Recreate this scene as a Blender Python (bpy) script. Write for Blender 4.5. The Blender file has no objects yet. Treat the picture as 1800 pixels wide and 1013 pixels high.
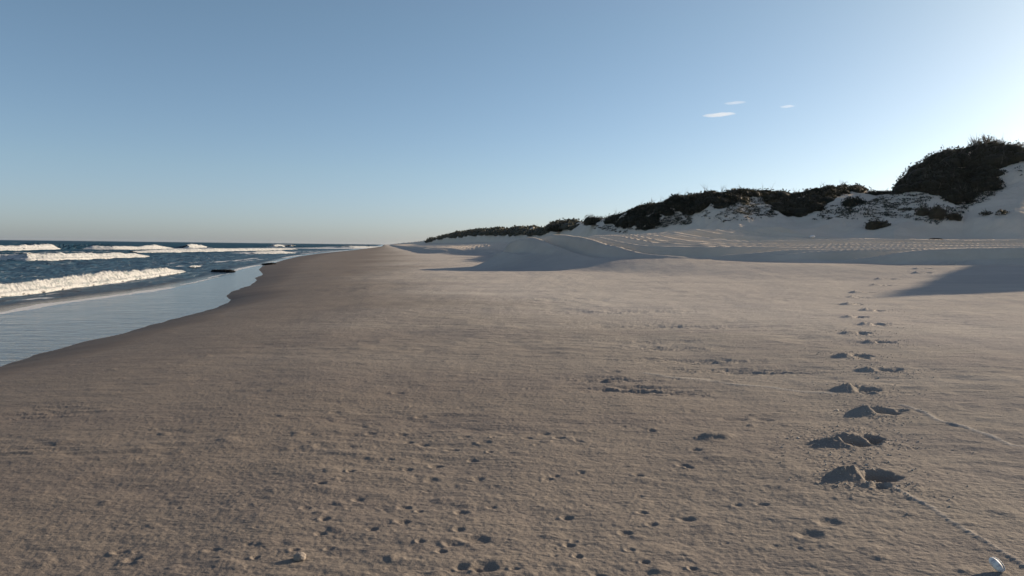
import bpy, math, random
import numpy as np
from mathutils import Vector, Matrix

rng = np.random.default_rng(11)
random.seed(5)
scene = bpy.context.scene
COL = scene.collection

# ------------------------------------------------------------------ camera model
F = 1216.0                    # focal length in photo pixels (photo 1800 wide)
EYE = 1.55
PITCH = math.atan(74.0 / F)
ROLL = math.atan(0.0120)
SEA = -0.5
fwd = np.array([0, math.cos(PITCH), -math.sin(PITCH)])
r0 = np.array([1.0, 0, 0]); u0 = np.array([0, math.sin(PITCH), math.cos(PITCH)])
rgt = math.cos(ROLL) * r0 + math.sin(ROLL) * u0
upv = -math.sin(ROLL) * r0 + math.cos(ROLL) * u0

SUN_AZ, SUN_EL = math.radians(59.0), math.radians(15.5)

def ray(px, py):
    return fwd + (px - 900.0) / F * rgt - (py - 506.5) / F * upv

def flat(px, py, z):
    """world point where the sight line of a photo pixel meets the level z"""
    d = ray(px, py)
    k = (z - EYE) / d[2]
    return np.array([d[0] * k, d[1] * k, z])

def at_depth(px, py, y):
    d = ray(px, py); k = y / d[1]
    return np.array([d[0] * k, y, EYE + d[2] * k])

def project(P):
    q = P - np.array([0, 0, EYE])
    c = q @ fwd
    c = np.where(c < 0.01, 0.01, c)
    return 900 + F * (q @ rgt) / c, 506.5 - F * (q @ upv) / c

# ------------------------------------------------------------------ noise
def _table(seed):
    g = np.random.default_rng(seed)
    p = g.permutation(256); a = g.uniform(0, 2 * np.pi, 256)
    return np.concatenate([p, p]), np.cos(a), np.sin(a)
_tabs = {}
def perlin(x, y, seed=0):
    if seed not in _tabs: _tabs[seed] = _table(seed)
    p, ca, sa = _tabs[seed]
    x = np.asarray(x, float); y = np.asarray(y, float)
    xf = np.floor(x); yf = np.floor(y)
    xi = xf.astype(np.int64) & 255; yi = yf.astype(np.int64) & 255
    fx = x - xf; fy = y - yf
    u = fx * fx * fx * (fx * (fx * 6 - 15) + 10); v = fy * fy * fy * (fy * (fy * 6 - 15) + 10)
    def g(ix, iy, dx, dy):
        h = p[p[ix & 255] + (iy & 255)]
        return ca[h] * dx + sa[h] * dy
    a = g(xi, yi, fx, fy); b = g(xi + 1, yi, fx - 1, fy)
    c = g(xi, yi + 1, fx, fy - 1); d = g(xi + 1, yi + 1, fx - 1, fy - 1)
    return (a + (b - a) * u) * (1 - v) + (c + (d - c) * u) * v
def fbm(x, y, octv=4, seed=0, gain=0.5):
    s = 0; a = 1.0; f = 1.0
    for o in range(octv):
        s = s + a * perlin(x * f + 17.3 * o, y * f - 9.1 * o, seed + o); a *= gain; f *= 2.03
    return s
def sstep(a, b, x):
    t = np.clip((x - a) / (b - a), 0, 1)
    return t * t * (3 - 2 * t)

# ------------------------------------------------------------------ helpers
def tag(o, label=None, cat=None, group=None, kind=None):
    if label: o['label'] = label
    if cat: o['category'] = cat
    if group: o['group'] = group
    if kind: o['kind'] = kind
    return o
def mesh_obj(name, V, Fc, mat, parent=None, smooth=True, attrs=None):
    """V (n,3); Fc (m,4) or (m,3) int array"""
    me = bpy.data.meshes.new(name)
    V = np.ascontiguousarray(V, dtype=np.float32); Fc = np.ascontiguousarray(Fc, dtype=np.int32)
    n, k = Fc.shape
    me.vertices.add(len(V)); me.vertices.foreach_set('co', V.ravel())
    me.loops.add(n * k); me.loops.foreach_set('vertex_index', Fc.ravel())
    me.polygons.add(n); me.polygons.foreach_set('loop_start', np.arange(n, dtype=np.int32) * k)
    me.polygons.foreach_set('loop_total', np.full(n, k, dtype=np.int32))
    me.update(calc_edges=True)
    me.polygons.foreach_set('use_smooth', np.full(n, smooth, dtype=bool))
    for an, av in (attrs or {}).items():
        a = me.attributes.new(an, 'FLOAT', 'POINT'); a.data.foreach_set('value', np.ascontiguousarray(av, dtype=np.float32))
    me.materials.append(mat)
    o = bpy.data.objects.new(name, me); COL.objects.link(o)
    if parent is not None: o.parent = parent
    return o
def empty(name, loc, rz=0.0):
    o = bpy.data.objects.new(name, None); COL.objects.link(o)
    o.location = loc; o.rotation_euler = (0, 0, rz); o.empty_display_size = 0.2
    return o
def grid_faces(nr, nc, wrap=False):
    i = np.arange(nr - 1)[:, None]; j = np.arange(nc if wrap else nc - 1)[None, :]
    j2 = (j + 1) % nc
    a = i * nc + j; b = i * nc + j2; c = (i + 1) * nc + j2; d = (i + 1) * nc + j
    return np.stack([a, d, c, b], -1).reshape(-1, 4)
def sub_mesh(V, faces, keep, attrs):
    f = faces[keep]; used = np.zeros(len(V), bool); used[f.ravel()] = True
    idx = np.cumsum(used) - 1
    return V[used], idx[f], {k: a[used] for k, a in attrs.items()}

# ------------------------------------------------------------------ materials
def new_mat(name):
    m = bpy.data.materials.new(name); m.use_nodes = True
    nt = m.node_tree; nt.nodes.clear()
    out = nt.nodes.new('ShaderNodeOutputMaterial')
    return m, nt, out
class G:
    """small node-graph helper"""
    def __init__(s, nt): s.nt = nt
    def n(s, t, **kw):
        x = s.nt.nodes.new(t)
        for k, v in kw.items(): setattr(x, k, v)
        return x
    def link(s, a, b): s.nt.links.new(a, b)
    def coord(s): return s.n('ShaderNodeNewGeometry').outputs['Position']
    def mapped(s, scale):
        m = s.n('ShaderNodeMapping'); m.inputs['Scale'].default_value = scale
        s.link(s.coord(), m.inputs['Vector']); return m.outputs['Vector']
    def noise(s, vec, scale, detail=3, rough=0.5):
        x = s.n('ShaderNodeTexNoise'); x.inputs['Scale'].default_value = scale
        x.inputs['Detail'].default_value = detail; x.inputs['Roughness'].default_value = rough
        s.link(vec, x.inputs['Vector']); return x.outputs['Fac']
    def attr(s, name):
        x = s.n('ShaderNodeAttribute'); x.attribute_name = name; return x.outputs['Fac']
    def ramp(s, fac, stops):
        x = s.n('ShaderNodeValToRGB'); e = x.color_ramp.elements
        while len(e) < len(stops): e.new(0.5)
        for k, (p, c) in enumerate(stops):
            e[k].position = p; e[k].color = (*c, 1) if not isinstance(c, float) else (c, c, c, 1)
        s.link(fac, x.inputs['Fac']); return x.outputs['Color']
    def mix(s, fac, a, b, mode='MIX'):
        x = s.n('ShaderNodeMix', data_type='RGBA', blend_type=mode)
        for sock, v in ((x.inputs[0], fac), (x.inputs[6], a), (x.inputs[7], b)):
            if isinstance(v, (int, float)): sock.default_value = v
            elif isinstance(v, tuple): sock.default_value = (*v, 1)
            else: s.link(v, sock)
        return x.outputs[2]
    def math(s, op, a, b=None, clamp=False):
        x = s.n('ShaderNodeMath', operation=op, use_clamp=clamp)
        for k, v in enumerate((a, b)):
            if v is None: continue
            if isinstance(v, (int, float)): x.inputs[k].default_value = v
            else: s.link(v, x.inputs[k])
        return x.outputs[0]
    def bump(s, h, strength, dist, prev=None):
        x = s.n('ShaderNodeBump'); x.inputs['Strength'].default_value = strength; x.inputs['Distance'].default_value = dist
        s.link(h, x.inputs['Height'])
        if prev is not None: s.link(prev, x.inputs['Normal'])
        return x.outputs['Normal']
    def bsdf(s, color, rough, normal=None, **kw):
        x = s.n('ShaderNodeBsdfPrincipled')
        for sock, v in ((x.inputs['Base Color'], color), (x.inputs['Roughness'], rough)):
            if isinstance(v, tuple): sock.default_value = (*v, 1)
            elif isinstance(v, (int, float)): sock.default_value = v
            else: s.link(v, sock)
        for k, v in kw.items():
            if isinstance(v, (int, float)): x.inputs[k].default_value = v
            else: s.link(v, x.inputs[k])
        if normal is not None: s.link(normal, x.inputs['Normal'])
        return x.outputs[0]

def sand_mat(name, light, dark, light2, dark2):
    m, nt, out = new_mat(name); g = G(nt)
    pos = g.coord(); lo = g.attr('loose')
    light = g.mix(lo, light, light2); dark = g.mix(lo, dark, dark2)  # paler loose inland sand; sunlight and bounce are put into its colour too
    big = g.noise(g.mapped((0.25, 0.9, 0.5)), 0.8, 4, 0.55)
    mid = g.noise(g.mapped((1.5, 4.2, 2.0)), 1.0, 5, 0.65)
    grain = g.noise(pos, 260.0, 2, 0.7)
    c = g.mix(g.ramp(big, [(0.35, 0.0), (0.65, 1.0)]), dark, light)
    c = g.mix(0.35, c, g.mix(g.ramp(mid, [(0.3, 0.0), (0.7, 1.0)]), dark, light))
    c = g.mix(0.55, c, g.ramp(grain, [(0.3, (0.12, 0.10, 0.085)), (0.5, (0.36, 0.32, 0.27)), (0.72, (0.62, 0.56, 0.48))]), 'OVERLAY')
    wet_dark = g.attr('wet_dark')
    wet_dark_c = g.mix(1.0, c, (0.355, 0.345, 0.335), 'MULTIPLY')
    c = g.mix(wet_dark, c, wet_dark_c)
    c = g.mix(g.attr('pale'), c, (0.78, 0.73, 0.65))
    soak = g.ramp(wet_dark, [(0.6, 0.0), (1.0, 1.0)])
    c = g.mix(soak, c, g.mix(1.0, c, (0.80, 0.70, 0.62), 'MULTIPLY'))
    rough = g.math('SUBTRACT', 0.95, g.math('MULTIPLY', soak, 0.22))
    h1 = g.noise(pos, 150.0, 3, 0.6)
    h2 = g.noise(g.mapped((20.0, 27.0, 20.0)), 1.0, 4, 0.6)
    st = g.math('SUBTRACT', 1.0, g.math('MULTIPLY', soak, 0.85))
    n1 = g.bump(g.math('MULTIPLY', h1, st), 1.0, 0.003)
    h3 = g.noise(g.mapped((46.0, 54.0, 40.0)), 1.0, 3, 0.6)
    n1 = g.bump(g.math('MULTIPLY', mid, st), 1.0, 0.045, n1)
    n2 = g.bump(g.math('MULTIPLY', h2, st), 1.0, 0.011, g.bump(g.math('MULTIPLY', h3, st), 1.0, 0.0045, n1))
    b = g.bsdf(c, rough, n2, **{'Specular IOR Level': g.math('MULTIPLY', soak, 0.22)})
    g.link(b, out.inputs['Surface'])
    return m
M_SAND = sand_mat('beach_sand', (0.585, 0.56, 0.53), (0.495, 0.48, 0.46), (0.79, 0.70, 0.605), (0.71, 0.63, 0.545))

def sea_mat():
    m, nt, out = new_mat('sea_water'); g = G(nt)
    pos = g.coord()
    foam = g.attr('foam'); sw = g.attr('swash'); ch = g.attr('chop')
    lace = g.noise(g.mapped((1.5, 0.7, 1.0)), 1.0, 6, 0.7)
    fm = g.math('SUBTRACT', g.math('ADD', foam, lace), 1.0)
    fmask = g.ramp(fm, [(0.0, 0.0), (0.10, 1.0)])
    col = g.mix(sw, (0.007, 0.036, 0.062), (0.125, 0.11, 0.08))
    w1 = g.noise(g.mapped((1.3, 0.55, 1.0)), 1.0, 5, 0.6)
    w2 = g.noise(g.mapped((0.20, 0.09, 1.0)), 1.0, 4, 0.6)
    nn = g.bump(g.math('MULTIPLY', w1, ch), 1.0, 0.8)
    nn = g.bump(g.math('MULTIPLY', w2, ch), 1.0, 2.2, nn)
    far = g.attr('far')
    rl = g.noise(g.mapped((0.9, 3.2, 1.0)), 1.0, 4, 0.6)
    nn = g.bump(g.math('MULTIPLY', rl, sw), 1.0, 0.035, nn)
    w = g.bsdf(col, g.math('ADD', 0.14, g.math('MULTIPLY', far, 0.2)), nn, **{'Specular IOR Level': 0.2})
    df = g.n('ShaderNodeBsdfDiffuse'); df.inputs['Color'].default_value = (0.016, 0.062, 0.100, 1); g.link(nn, df.inputs['Normal'])
    gl = g.n('ShaderNodeBsdfGlossy'); gl.inputs['Roughness'].default_value = 0.32; g.link(nn, gl.inputs['Normal'])
    rx = g.n('ShaderNodeMixShader'); g.link(g.math('SUBTRACT', 0.15, g.math('MULTIPLY', far, 0.10)), rx.inputs[0]); g.link(df.outputs[0], rx.inputs[1]); g.link(gl.outputs[0], rx.inputs[2])
    wm = g.n('ShaderNodeMixShader'); g.link(g.math('MULTIPLY', ch, g.math('ADD', 0.88, g.math('MULTIPLY', far, 0.10))), wm.inputs[0]); g.link(w, wm.inputs[1]); g.link(rx.outputs[0], wm.inputs[2])
    w = wm.outputs[0]
    fb = g.noise(pos, 9.0, 4, 0.7)
    f = g.bsdf((0.56, 0.56, 0.55), 0.9, g.bump(fb, 1.0, 0.08))
    mx = g.n('ShaderNodeMixShader'); g.link(fmask, mx.inputs[0]); g.link(w, mx.inputs[1]); g.link(f, mx.inputs[2])
    g.link(mx.outputs[0], out.inputs['Surface'])
    return m
M_SEA = sea_mat()
def foam_mat():
    m, nt, out = new_mat('white_foam'); g = G(nt)
    pos = g.coord()
    h = g.noise(pos, 7.0, 5, 0.7)
    h2 = g.noise(g.mapped((2.6, 1.6, 5.0)), 1.0, 5, 0.7)
    c = g.mix(g.ramp(h2, [(0.32, 0.0), (0.50, 1.0)]), (0.22, 0.26, 0.26), (0.52, 0.52, 0.50))
    b = g.bsdf(c, 0.85, g.bump(h, 1.0, 0.10))
    la = g.noise(g.mapped((3.2, 2.0, 4.0)), 1.0, 5, 0.7)
    op = g.ramp(g.math('SUBTRACT', g.math('ADD', la, 0.28), g.math('MULTIPLY', g.attr('lace'), 0.62)), [(0.22, 0.0), (0.32, 1.0)])
    tr = g.n('ShaderNodeBsdfTransparent'); mx = g.n('ShaderNodeMixShader'); g.link(op, mx.inputs[0]); g.link(tr.outputs[0], mx.inputs[1]); g.link(b, mx.inputs[2])
    g.link(mx.outputs[0], out.inputs['Surface']); return m
M_FOAM = foam_mat()
def leaf_mat(name, a, b):
    m, nt, out = new_mat(name); g = G(nt)
    k = g.noise(g.coord(), 1.7, 3, 0.6)
    c = g.mix(g.ramp(k, [(0.35, 0.0), (0.65, 1.0)]), a, b)
    d = g.bsdf(c, 0.7, None, **{'Specular IOR Level': 0.25})
    t = g.n('ShaderNodeBsdfTranslucent'); g.link(c, t.inputs['Color'])
    mx = g.n('ShaderNodeMixShader'); mx.inputs[0].default_value = 0.22
    g.link(d, mx.inputs[1]); g.link(t.outputs[0], mx.inputs[2]); g.link(mx.outputs[0], out.inputs['Surface'])
    return m
M_LEAF = leaf_mat('dark_scrub_leaves', (0.020, 0.021, 0.012), (0.042, 0.039, 0.022))
M_DRY = leaf_mat('dry_brown_leaves', (0.055, 0.046, 0.028), (0.085, 0.070, 0.042))
M_TUFT = leaf_mat('creeper_leaves', (0.060, 0.060, 0.042), (0.095, 0.088, 0.060))
def plain(name, a, b, rough, scale, spec=0.3, bump=0.02):
    m, nt, out = new_mat(name); g = G(nt)
    k = g.noise(g.coord(), scale, 5, 0.65)
    c = g.mix(g.ramp(k, [(0.35, 0.0), (0.65, 1.0)]), a, b)
    d = g.bsdf(c, rough, g.bump(k, 1.0, bump), **{'Specular IOR Level': spec})
    g.link(d, out.inputs['Surface']); return m
M_BARK = plain('grey_twigs', (0.09, 0.075, 0.06), (0.16, 0.14, 0.115), 0.9, 8.0)
M_ROCK = plain('black_wet_rock', (0.006, 0.006, 0.007), (0.016, 0.016, 0.016), 0.7, 5.0, 0.15, 0.06)
M_STONE = plain('dark_stone', (0.05, 0.045, 0.04), (0.09, 0.08, 0.07), 0.85, 20.0)
M_PEBBLE = plain('pale_pebble', (0.26, 0.22, 0.18), (0.36, 0.31, 0.26), 0.85, 60.0, 0.2, 0.004)
M_WEED = plain('dried_seaweed', (0.045, 0.035, 0.025), (0.08, 0.062, 0.045), 0.9, 12.0)
M_WHITE = plain('bleached_shell', (0.70, 0.67, 0.62), (0.80, 0.78, 0.74), 0.5, 30.0, 0.4, 0.003)
M_CLOTH = plain('dark_clothes', (0.02, 0.022, 0.03), (0.035, 0.037, 0.045), 0.9, 10.0)

# ------------------------------------------------------------------ plan geometry of the shore
SA = math.radians(10.5)
def st_of(x, y):
    return math.cos(SA) * x + math.sin(SA) * y, -math.sin(SA) * x + math.cos(SA) * y
WATERLINE = [(-350, 712), (-150, 675), (0, 645), (60, 625), (130, 606), (200, 590), (250, 577), (300, 562), (345, 551), (380, 541), (400, 533), (405, 527), (397, 520),
             (412, 511), (440, 502), (452, 493), (448, 489), (463, 483), (455, 474), (462, 468), (478, 464), (500, 457), (525, 451),
             (560, 446), (610, 441), (650, 436.5), (672, 433.5)]
_w = np.array([flat(px, py, SEA) for px, py in WATERLINE])
_ws, _wt = st_of(_w[:, 0], _w[:, 1])
_o = np.argsort(_wt); _ws, _wt = _ws[_o], _wt[_o]
def shore_s(t):
    base = np.interp(t, _wt, _ws)
    return base + 0.12 * perlin(t * 1.3, t * 0 + 3.3, 40) * sstep(80, 20, t) + 1.2 * perlin(t * 0.03, t * 0 + 9, 41) * sstep(120, 300, t)

EDGE = np.array([(120, 12), (60, 23), (40, 28.5), (22, 33.5), (12, 38), (7, 40.5), (2, 42), (-2.6, 44.6), (-1.5, 49), (1.2, 57), (2.5, 70), (-1, 92), (-8, 110), (-15, 117), (-18, 130), (-22, 155), (-32, 205), (-68, 400), (-105, 600), (-480, 2700), (-900, 5200)], float)
def _chaikin(P, n):
    for _ in range(n):
        q = [P[0]]
        for a, b in zip(P[:-1], P[1:]): q += [0.75 * a + 0.25 * b, 0.25 * a + 0.75 * b]
        P = np.array(q + [P[-1]])
    return P
EDGE_S = _chaikin(EDGE, 3)
_kal = np.concatenate([[0], np.cumsum(np.hypot(*(EDGE[1:] - EDGE[:-1]).T))])
def _edge_raw(x, y, E):
    best = np.full(x.shape, 1e9); sign = np.ones(x.shape); al = np.zeros(x.shape); acc = 0
    for a, b in zip(E[:-1], E[1:]):
        ex, ey = b - a; L = math.hypot(ex, ey)
        k = np.clip(((x - a[0]) * ex + (y - a[1]) * ey) / L ** 2, 0, 1)
        d = np.hypot(x - a[0] - k * ex, y - a[1] - k * ey)
        cr = ex * (y - a[1]) - ey * (x - a[0])
        m = d < best
        best = np.where(m, d, best); sign = np.where(m, np.where(cr < 0, 1.0, -1.0), sign); al = np.where(m, acc + k * L, al)
        acc += L
    return best * sign, al
_gx = np.arange(-90, 130.1, 0.5); _gy = np.arange(-5, 320.1, 0.5)
_GX, _GY = np.meshgrid(_gx, _gy); _LD, _LA = _edge_raw(_GX, _GY, EDGE_S)
for _ in range(220):
    _q = np.pad(_LA, 1, mode='edge'); _LA = 0.2 * (_LA + _q[:-2, 1:-1] + _q[2:, 1:-1] + _q[1:-1, :-2] + _q[1:-1, 2:])
_ga, _gb = np.gradient(_LD, 0.5); _LG = np.hypot(_ga, _gb)
for _ in range(6): _LG = np.minimum(_LG, (np.roll(_LG, 1, 0) + np.roll(_LG, -1, 0) + np.roll(_LG, 1, 1) + np.roll(_LG, -1, 1)) / 4)
def edge_dist(x, y, grad=False):
    """signed distance inland of the berm edge, and distance along it"""
    ins = (x > -89) & (x < 129) & (y > -4) & (y < 319)
    u = np.clip((x + 90) / 0.5, 0, len(_gx) - 1.001); v = np.clip((y + 5) / 0.5, 0, len(_gy) - 1.001)
    i = v.astype(int); j = u.astype(int); fv = v - i; fu = u - j
    def bil(T): return (T[i, j] * (1 - fu) + T[i, j + 1] * fu) * (1 - fv) + (T[i + 1, j] * (1 - fu) + T[i + 1, j + 1] * fu) * fv
    if grad: return bil(_LG)
    d, a = bil(_LD), bil(_LA)
    if not ins.all():
        o = ~ins; dd, aa = _edge_raw(x[o], y[o], EDGE); d = d.copy(); a = a.copy(); d[o] = dd; a[o] = aa
    return d, a

# dunes: photo column -> distance of foot and crest, photo row of the sandy crest
DUNE = [(688, 1300, 1420, 429.5), (700, 900, 980, 428), (760, 400, 440, 421), (800, 260, 292, 412), (840, 200, 230, 406), (870, 165, 195, 404.5), (915, 138, 166, 405),
        (950, 122, 146, 405), (985, 108, 130, 393), (1012, 100, 122, 396), (1050, 90, 110, 386), (1072, 86, 106, 387), (1130, 80, 97, 366),
        (1200, 75, 91, 357), (1250, 72, 88, 343), (1300, 70, 86, 336), (1350, 69, 86, 337), (1400, 67, 86, 346), (1480, 65, 87, 334), (1540, 63, 88, 338),
        (1575, 61, 87, 338), (1620, 58, 78, 303), (1650, 56, 74, 285), (1700, 54, 71, 268), (1740, 52.5, 69, 262), (1800, 50, 67, 268)]
OFF = [(37.6, 62, 84, 10.5), (38.4, 62, 84, 5.0), (40.5, 60, 82, 4.1), (43.2, 58, 80, 4.3), (44.8, 58, 80, 8.0), (47.0, 57, 78, 13.6), (50.2, 56, 76, 15.6), (52.8, 55, 75, 4.8), (57, 54, 74, 3.6), (65, 54, 74, 3.4), (80, 54, 74, 4.0), (110, 54, 76, 6.0), (150, 60, 90, 6.0)]
_az, _rb, _rc, _zc = [], [], [], []
for px, db, dc, py in DUNE:
    kk = 1 - 0.16 * np.interp(px, [900, 1050, 1575, 1680], [0, 1, 1, 0]); db, dc = db * kk, dc * kk
    p = at_depth(px, py, dc); a = math.atan2(p[0], p[1])
    _az.append(a); _rb.append(db / math.cos(a)); _rc.append(dc / math.cos(a)); _zc.append(p[2])
for a, rb, rc, zc in OFF:
    _az.append(math.radians(a)); _rb.append(rb); _rc.append(rc); _zc.append(zc)
_az, _rb, _rc, _zc = map(np.array, (_az, _rb, _rc, _zc))

def base_height(x, y):
    """large forms of beach, berm and dunes; returns z plus masks"""
    s, t = st_of(x, y)
    r = np.hypot(x, y); az = np.arctan2(x, y)
    sw = shore_s(t)
    d = s - sw
    # foreshore: waterline at SEA, rising to the dry beach
    top = np.maximum(4.5, -sw * 0.9)
    fore = SEA + (0 - SEA) * (1 - np.exp(-np.maximum(d, 0) / top * 1.9)) / (1 - math.exp(-1.9))
    fore = np.where(d > top, 0.0 + 0.012 * (d - top) + SEA * 0 + (fore - 0) * np.exp(-(d - top) / 3) * 0, fore)
    z = np.where(d < 0, SEA + 0.045 * np.maximum(d, -200) , fore)
    z = np.where(d > top, np.minimum(z, 0.9), z)
    z = z + 0.03 * fbm(x * 0.22, y * 0.11, 2, 60) * sstep(1.5, 6, d)
    de, al = edge_dist(x, y)
    # berm crest height along its length
    ne = fbm(x * 0.10, y * 0.10, 3, 70)
    dw = de + 1.0 * ne
    hc = np.interp(al, [0, 60, 95, 108, 114, 118, 122, 125, 128, 131, 134, 140, 150, 180, 205, 230, 400, 900], [0.62, 0.62, 0.55, 0.55, 0.75, 1.15, 1.65, 1.6, 1.15, 0.7, 0.3, 0.25, 0.25, 0.4, 0.9, 0.9, 0.9, 1.0])
    lo = np.interp(al, [0, 95, 108, 118, 124, 900], [-9, -9, -9, -4, -0.8, -0.8])      # a gentle ramp on one stretch, a short scarp on the other
    hi = np.interp(al, [0, 95, 108, 118, 124, 900], [4.5, 4.5, 4.5, 4.0, 3.2, 3.2])
    k_ = sstep(0, 1, (dw - lo) / (hi - lo))
    step = 0.24 * sstep(2.5, 3.2, dw + 0.5 * ne) * np.interp(al, [0, 112, 119], [1, 1, 0])
    rise = np.clip(dw - 3, 0, 60)
    plate = z * (1 - k_) + k_ * np.minimum(z, 0.35) + k_ * hc + step + 0.056 * rise + 0.0004 * rise ** 2 * (rise < 30) + (0.36 + 0.02 * (rise - 30)) * (rise >= 30)
    z = np.where(de > -14, plate, z)
    rb = np.exp(np.interp(az, _az, np.log(_rb))); rc = np.exp(np.interp(az, _az, np.log(_rc))); zc = np.interp(az, _az, _zc)
    on = sstep(_az[0] - 0.01, _az[0] + 0.004, az) * (az < math.radians(150))
    wob = fbm(x * 0.06, y * 0.06, 3, 80) * 3.0 * sstep(30, 60, r)
    q = (r - rb + wob) / (rc - rb)
    shp = np.clip(q, 0, 1); shp = 0.55 * shp + 0.45 * sstep(0, 1, shp); shp = shp * sstep(0, 0.22, q)
    zcb = zc * (1 - 0.45 * sstep(0.0, 90, r - rc - wob)) 
    zd = z * (1 - shp) + zcb * shp + fbm(x * 0.13, y * 0.13, 4, 90) * 0.9 * np.clip(shp * 1.4, 0, 1)
    z = np.where((on > 0) & (q > 0), z * (1 - on) + zd * on, z)
    return z, dict(d=d, de=dw, al=al, q=np.where(on > 0.5, q, -1), top=top, rb=rb, rc=rc)

def ground(x, y):
    return float(base_height(np.array([x], float), np.array([y], float))[0][0])
def hit(px, py, y0=2.0, y1=400.0):
    """first meeting of a photo sight line with the large terrain forms"""
    d = ray(px, py); lo, hi = math.log(y0), math.log(y1)
    for n in (220, 60):
        e = np.linspace(lo, hi, n); k = np.exp(e) / d[1]
        X, Y, Z = d[0] * k, d[1] * k, EYE + d[2] * k
        zz = base_height(X, Y)[0]
        i = max(1, int(np.argmax(Z < zz))) if (Z < zz).any() else n - 1
        lo, hi = e[i - 1], e[i]
    return np.array([X[i], Y[i], zz[i]])

# ------------------------------------------------------------------ terrain grid
def rows():
    r = [0.05, 0.5]; x = 0.5
    while x < 5200:
        st = min(max(0.55 * x * x / (EYE * 692.0), 0.0), 0.011 * x)
        if x < 2.8: st = 0.05
        if 18 <= x < 85: st = min(st, 0.115)
        x += st; r.append(x)
    return np.array(r)
RS = rows()
AZ = np.radians(np.concatenate([np.arange(-180, -60, 4.0), np.arange(-60, -41, 0.5), np.arange(-41, 41, 0.056), np.arange(41, 75, 0.4), np.arange(75, 180, 4.0)]))
A, R = np.meshgrid(AZ, RS)
X = R * np.sin(A); Y = R * np.cos(A)
Z, MK = base_height(X, Y)
dry = sstep(0.25, 1.0, MK['d'] / MK['top'])           # 0 on wet sand, 1 on dry beach
hard = 1 - sstep(0.0, 0.1, MK['q'])
onplate = sstep(0.5, 3.5, MK['de']) * (MK['q'] < 0.15)

near = np.searchsorted(RS, 70.0)
xs, ys = X[:near], Y[:near]; dr = (dry * hard)[:near]; pl = onplate[:near]
beach = dr * (1 - pl)
# soft wind undulations, streaks and small lumps (finer ones only where the grid carries them)
rr = R[:near]
und = 0.027 * fbm(xs * 0.55, ys * 0.30, 3, 100)
rip_zone = sstep(-0.05, 0.25, fbm(xs * 0.30, ys * 0.22, 2, 110))
stk = 0.014 * fbm(xs * 1.6 + 0.6 * ys, ys * 3.4, 3, 120)
Z[:near] += beach * (und + stk * (0.45 + 0.9 * rip_zone))
n2 = np.searchsorted(RS, 26.0)
x2, y2 = X[:n2], Y[:n2]; b2 = beach[:n2]; rz2 = rip_zone[:n2]
fade = sstep(26, 12, R[:n2])
wx = x2 + 0.25 * perlin(x2 * 0.9, y2 * 0.9, 130)
wy = y2 + 0.35 * perlin(x2 * 0.7, y2 * 0.7, 131)
rip = np.sin(2 * np.pi * (wy * 5.2 + wx * 0.9) + 2.0 * perlin(x2 * 1.5, y2 * 1.5, 132))
Z[:n2] += b2 * fade * (0.0014 * rip * rz2 + 0.0040 * fbm(x2 * 5, y2 * 7, 3, 140, 0.6))
n3 = np.searchsorted(RS, 12.0)
Z[:n3] += beach[:n3] * sstep(12, 6, R[:n3]) * 0.0028 * fbm(X[:n3] * 22, Y[:n3] * 24, 2, 150, 0.7)

def stamp(cx, cy, rad, fn):
    rc_ = math.hypot(cx, cy); a = math.atan2(cx, cy)
    i0, i1 = np.searchsorted(RS, [rc_ - rad, rc_ + rad]); da = rad / max(rc_, 0.5)
    j0, j1 = np.searchsorted(AZ, [a - da, a + da])
    sl = (slice(i0, i1), slice(j0, j1))
    Z[sl] += fn(X[sl] - cx, Y[sl] - cy, X[sl], Y[sl])

def heap(cx, cy, a, b, h, ang, seed):
    """a peaked heap of thrown sand"""
    ca, sa = math.cos(ang), math.sin(ang)
    def fn(dx, dy, gx, gy):
        u = (ca * dx + sa * dy) / a; v = (-sa * dx + ca * dy) / b
        r_ = np.hypot(u, v)
        return h * np.clip(1 - r_ * .62, 0, 1) ** 1.25 * (1 + .55 * perlin(gx * 16 + seed, gy * 16, 205) + .4 * perlin(gx * 34 + seed, gy * 34, 206))
    stamp(cx, cy, 2.0 * max(a, b), fn)

def pit(cx, cy, a, b, depth, rim, ang=0.0, seed=0, mound=(-0.8, -0.2)):
    """a hollow with a thrown-up rim, heavier on the side `mound` points to"""
    ca, sa = math.cos(ang), math.sin(ang)
    mx, my = mound
    def fn(dx, dy, gx, gy):
        u = (ca * dx + sa * dy) / a; v = (-sa * dx + ca * dy) / b
        w = 0.30 * perlin(gx * 9 + seed, gy * 9, 200)
        rho = np.hypot(u, v) * (1 + w)
        hole = -depth * np.exp(-rho ** 4)
        th = (dx * mx + dy * my) / (np.hypot(dx, dy) + 1e-6)
        ridge = rim * np.exp(-((rho - 1.5) / 0.5) ** 2) * np.clip(0.22 + 0.85 * th, 0.06, 2) * (1 + 0.7 * perlin(gx * 10 + seed, gy * 10, 201))
        return hole + ridge
    stamp(cx, cy, 3.0 * max(a, b), fn)

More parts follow.
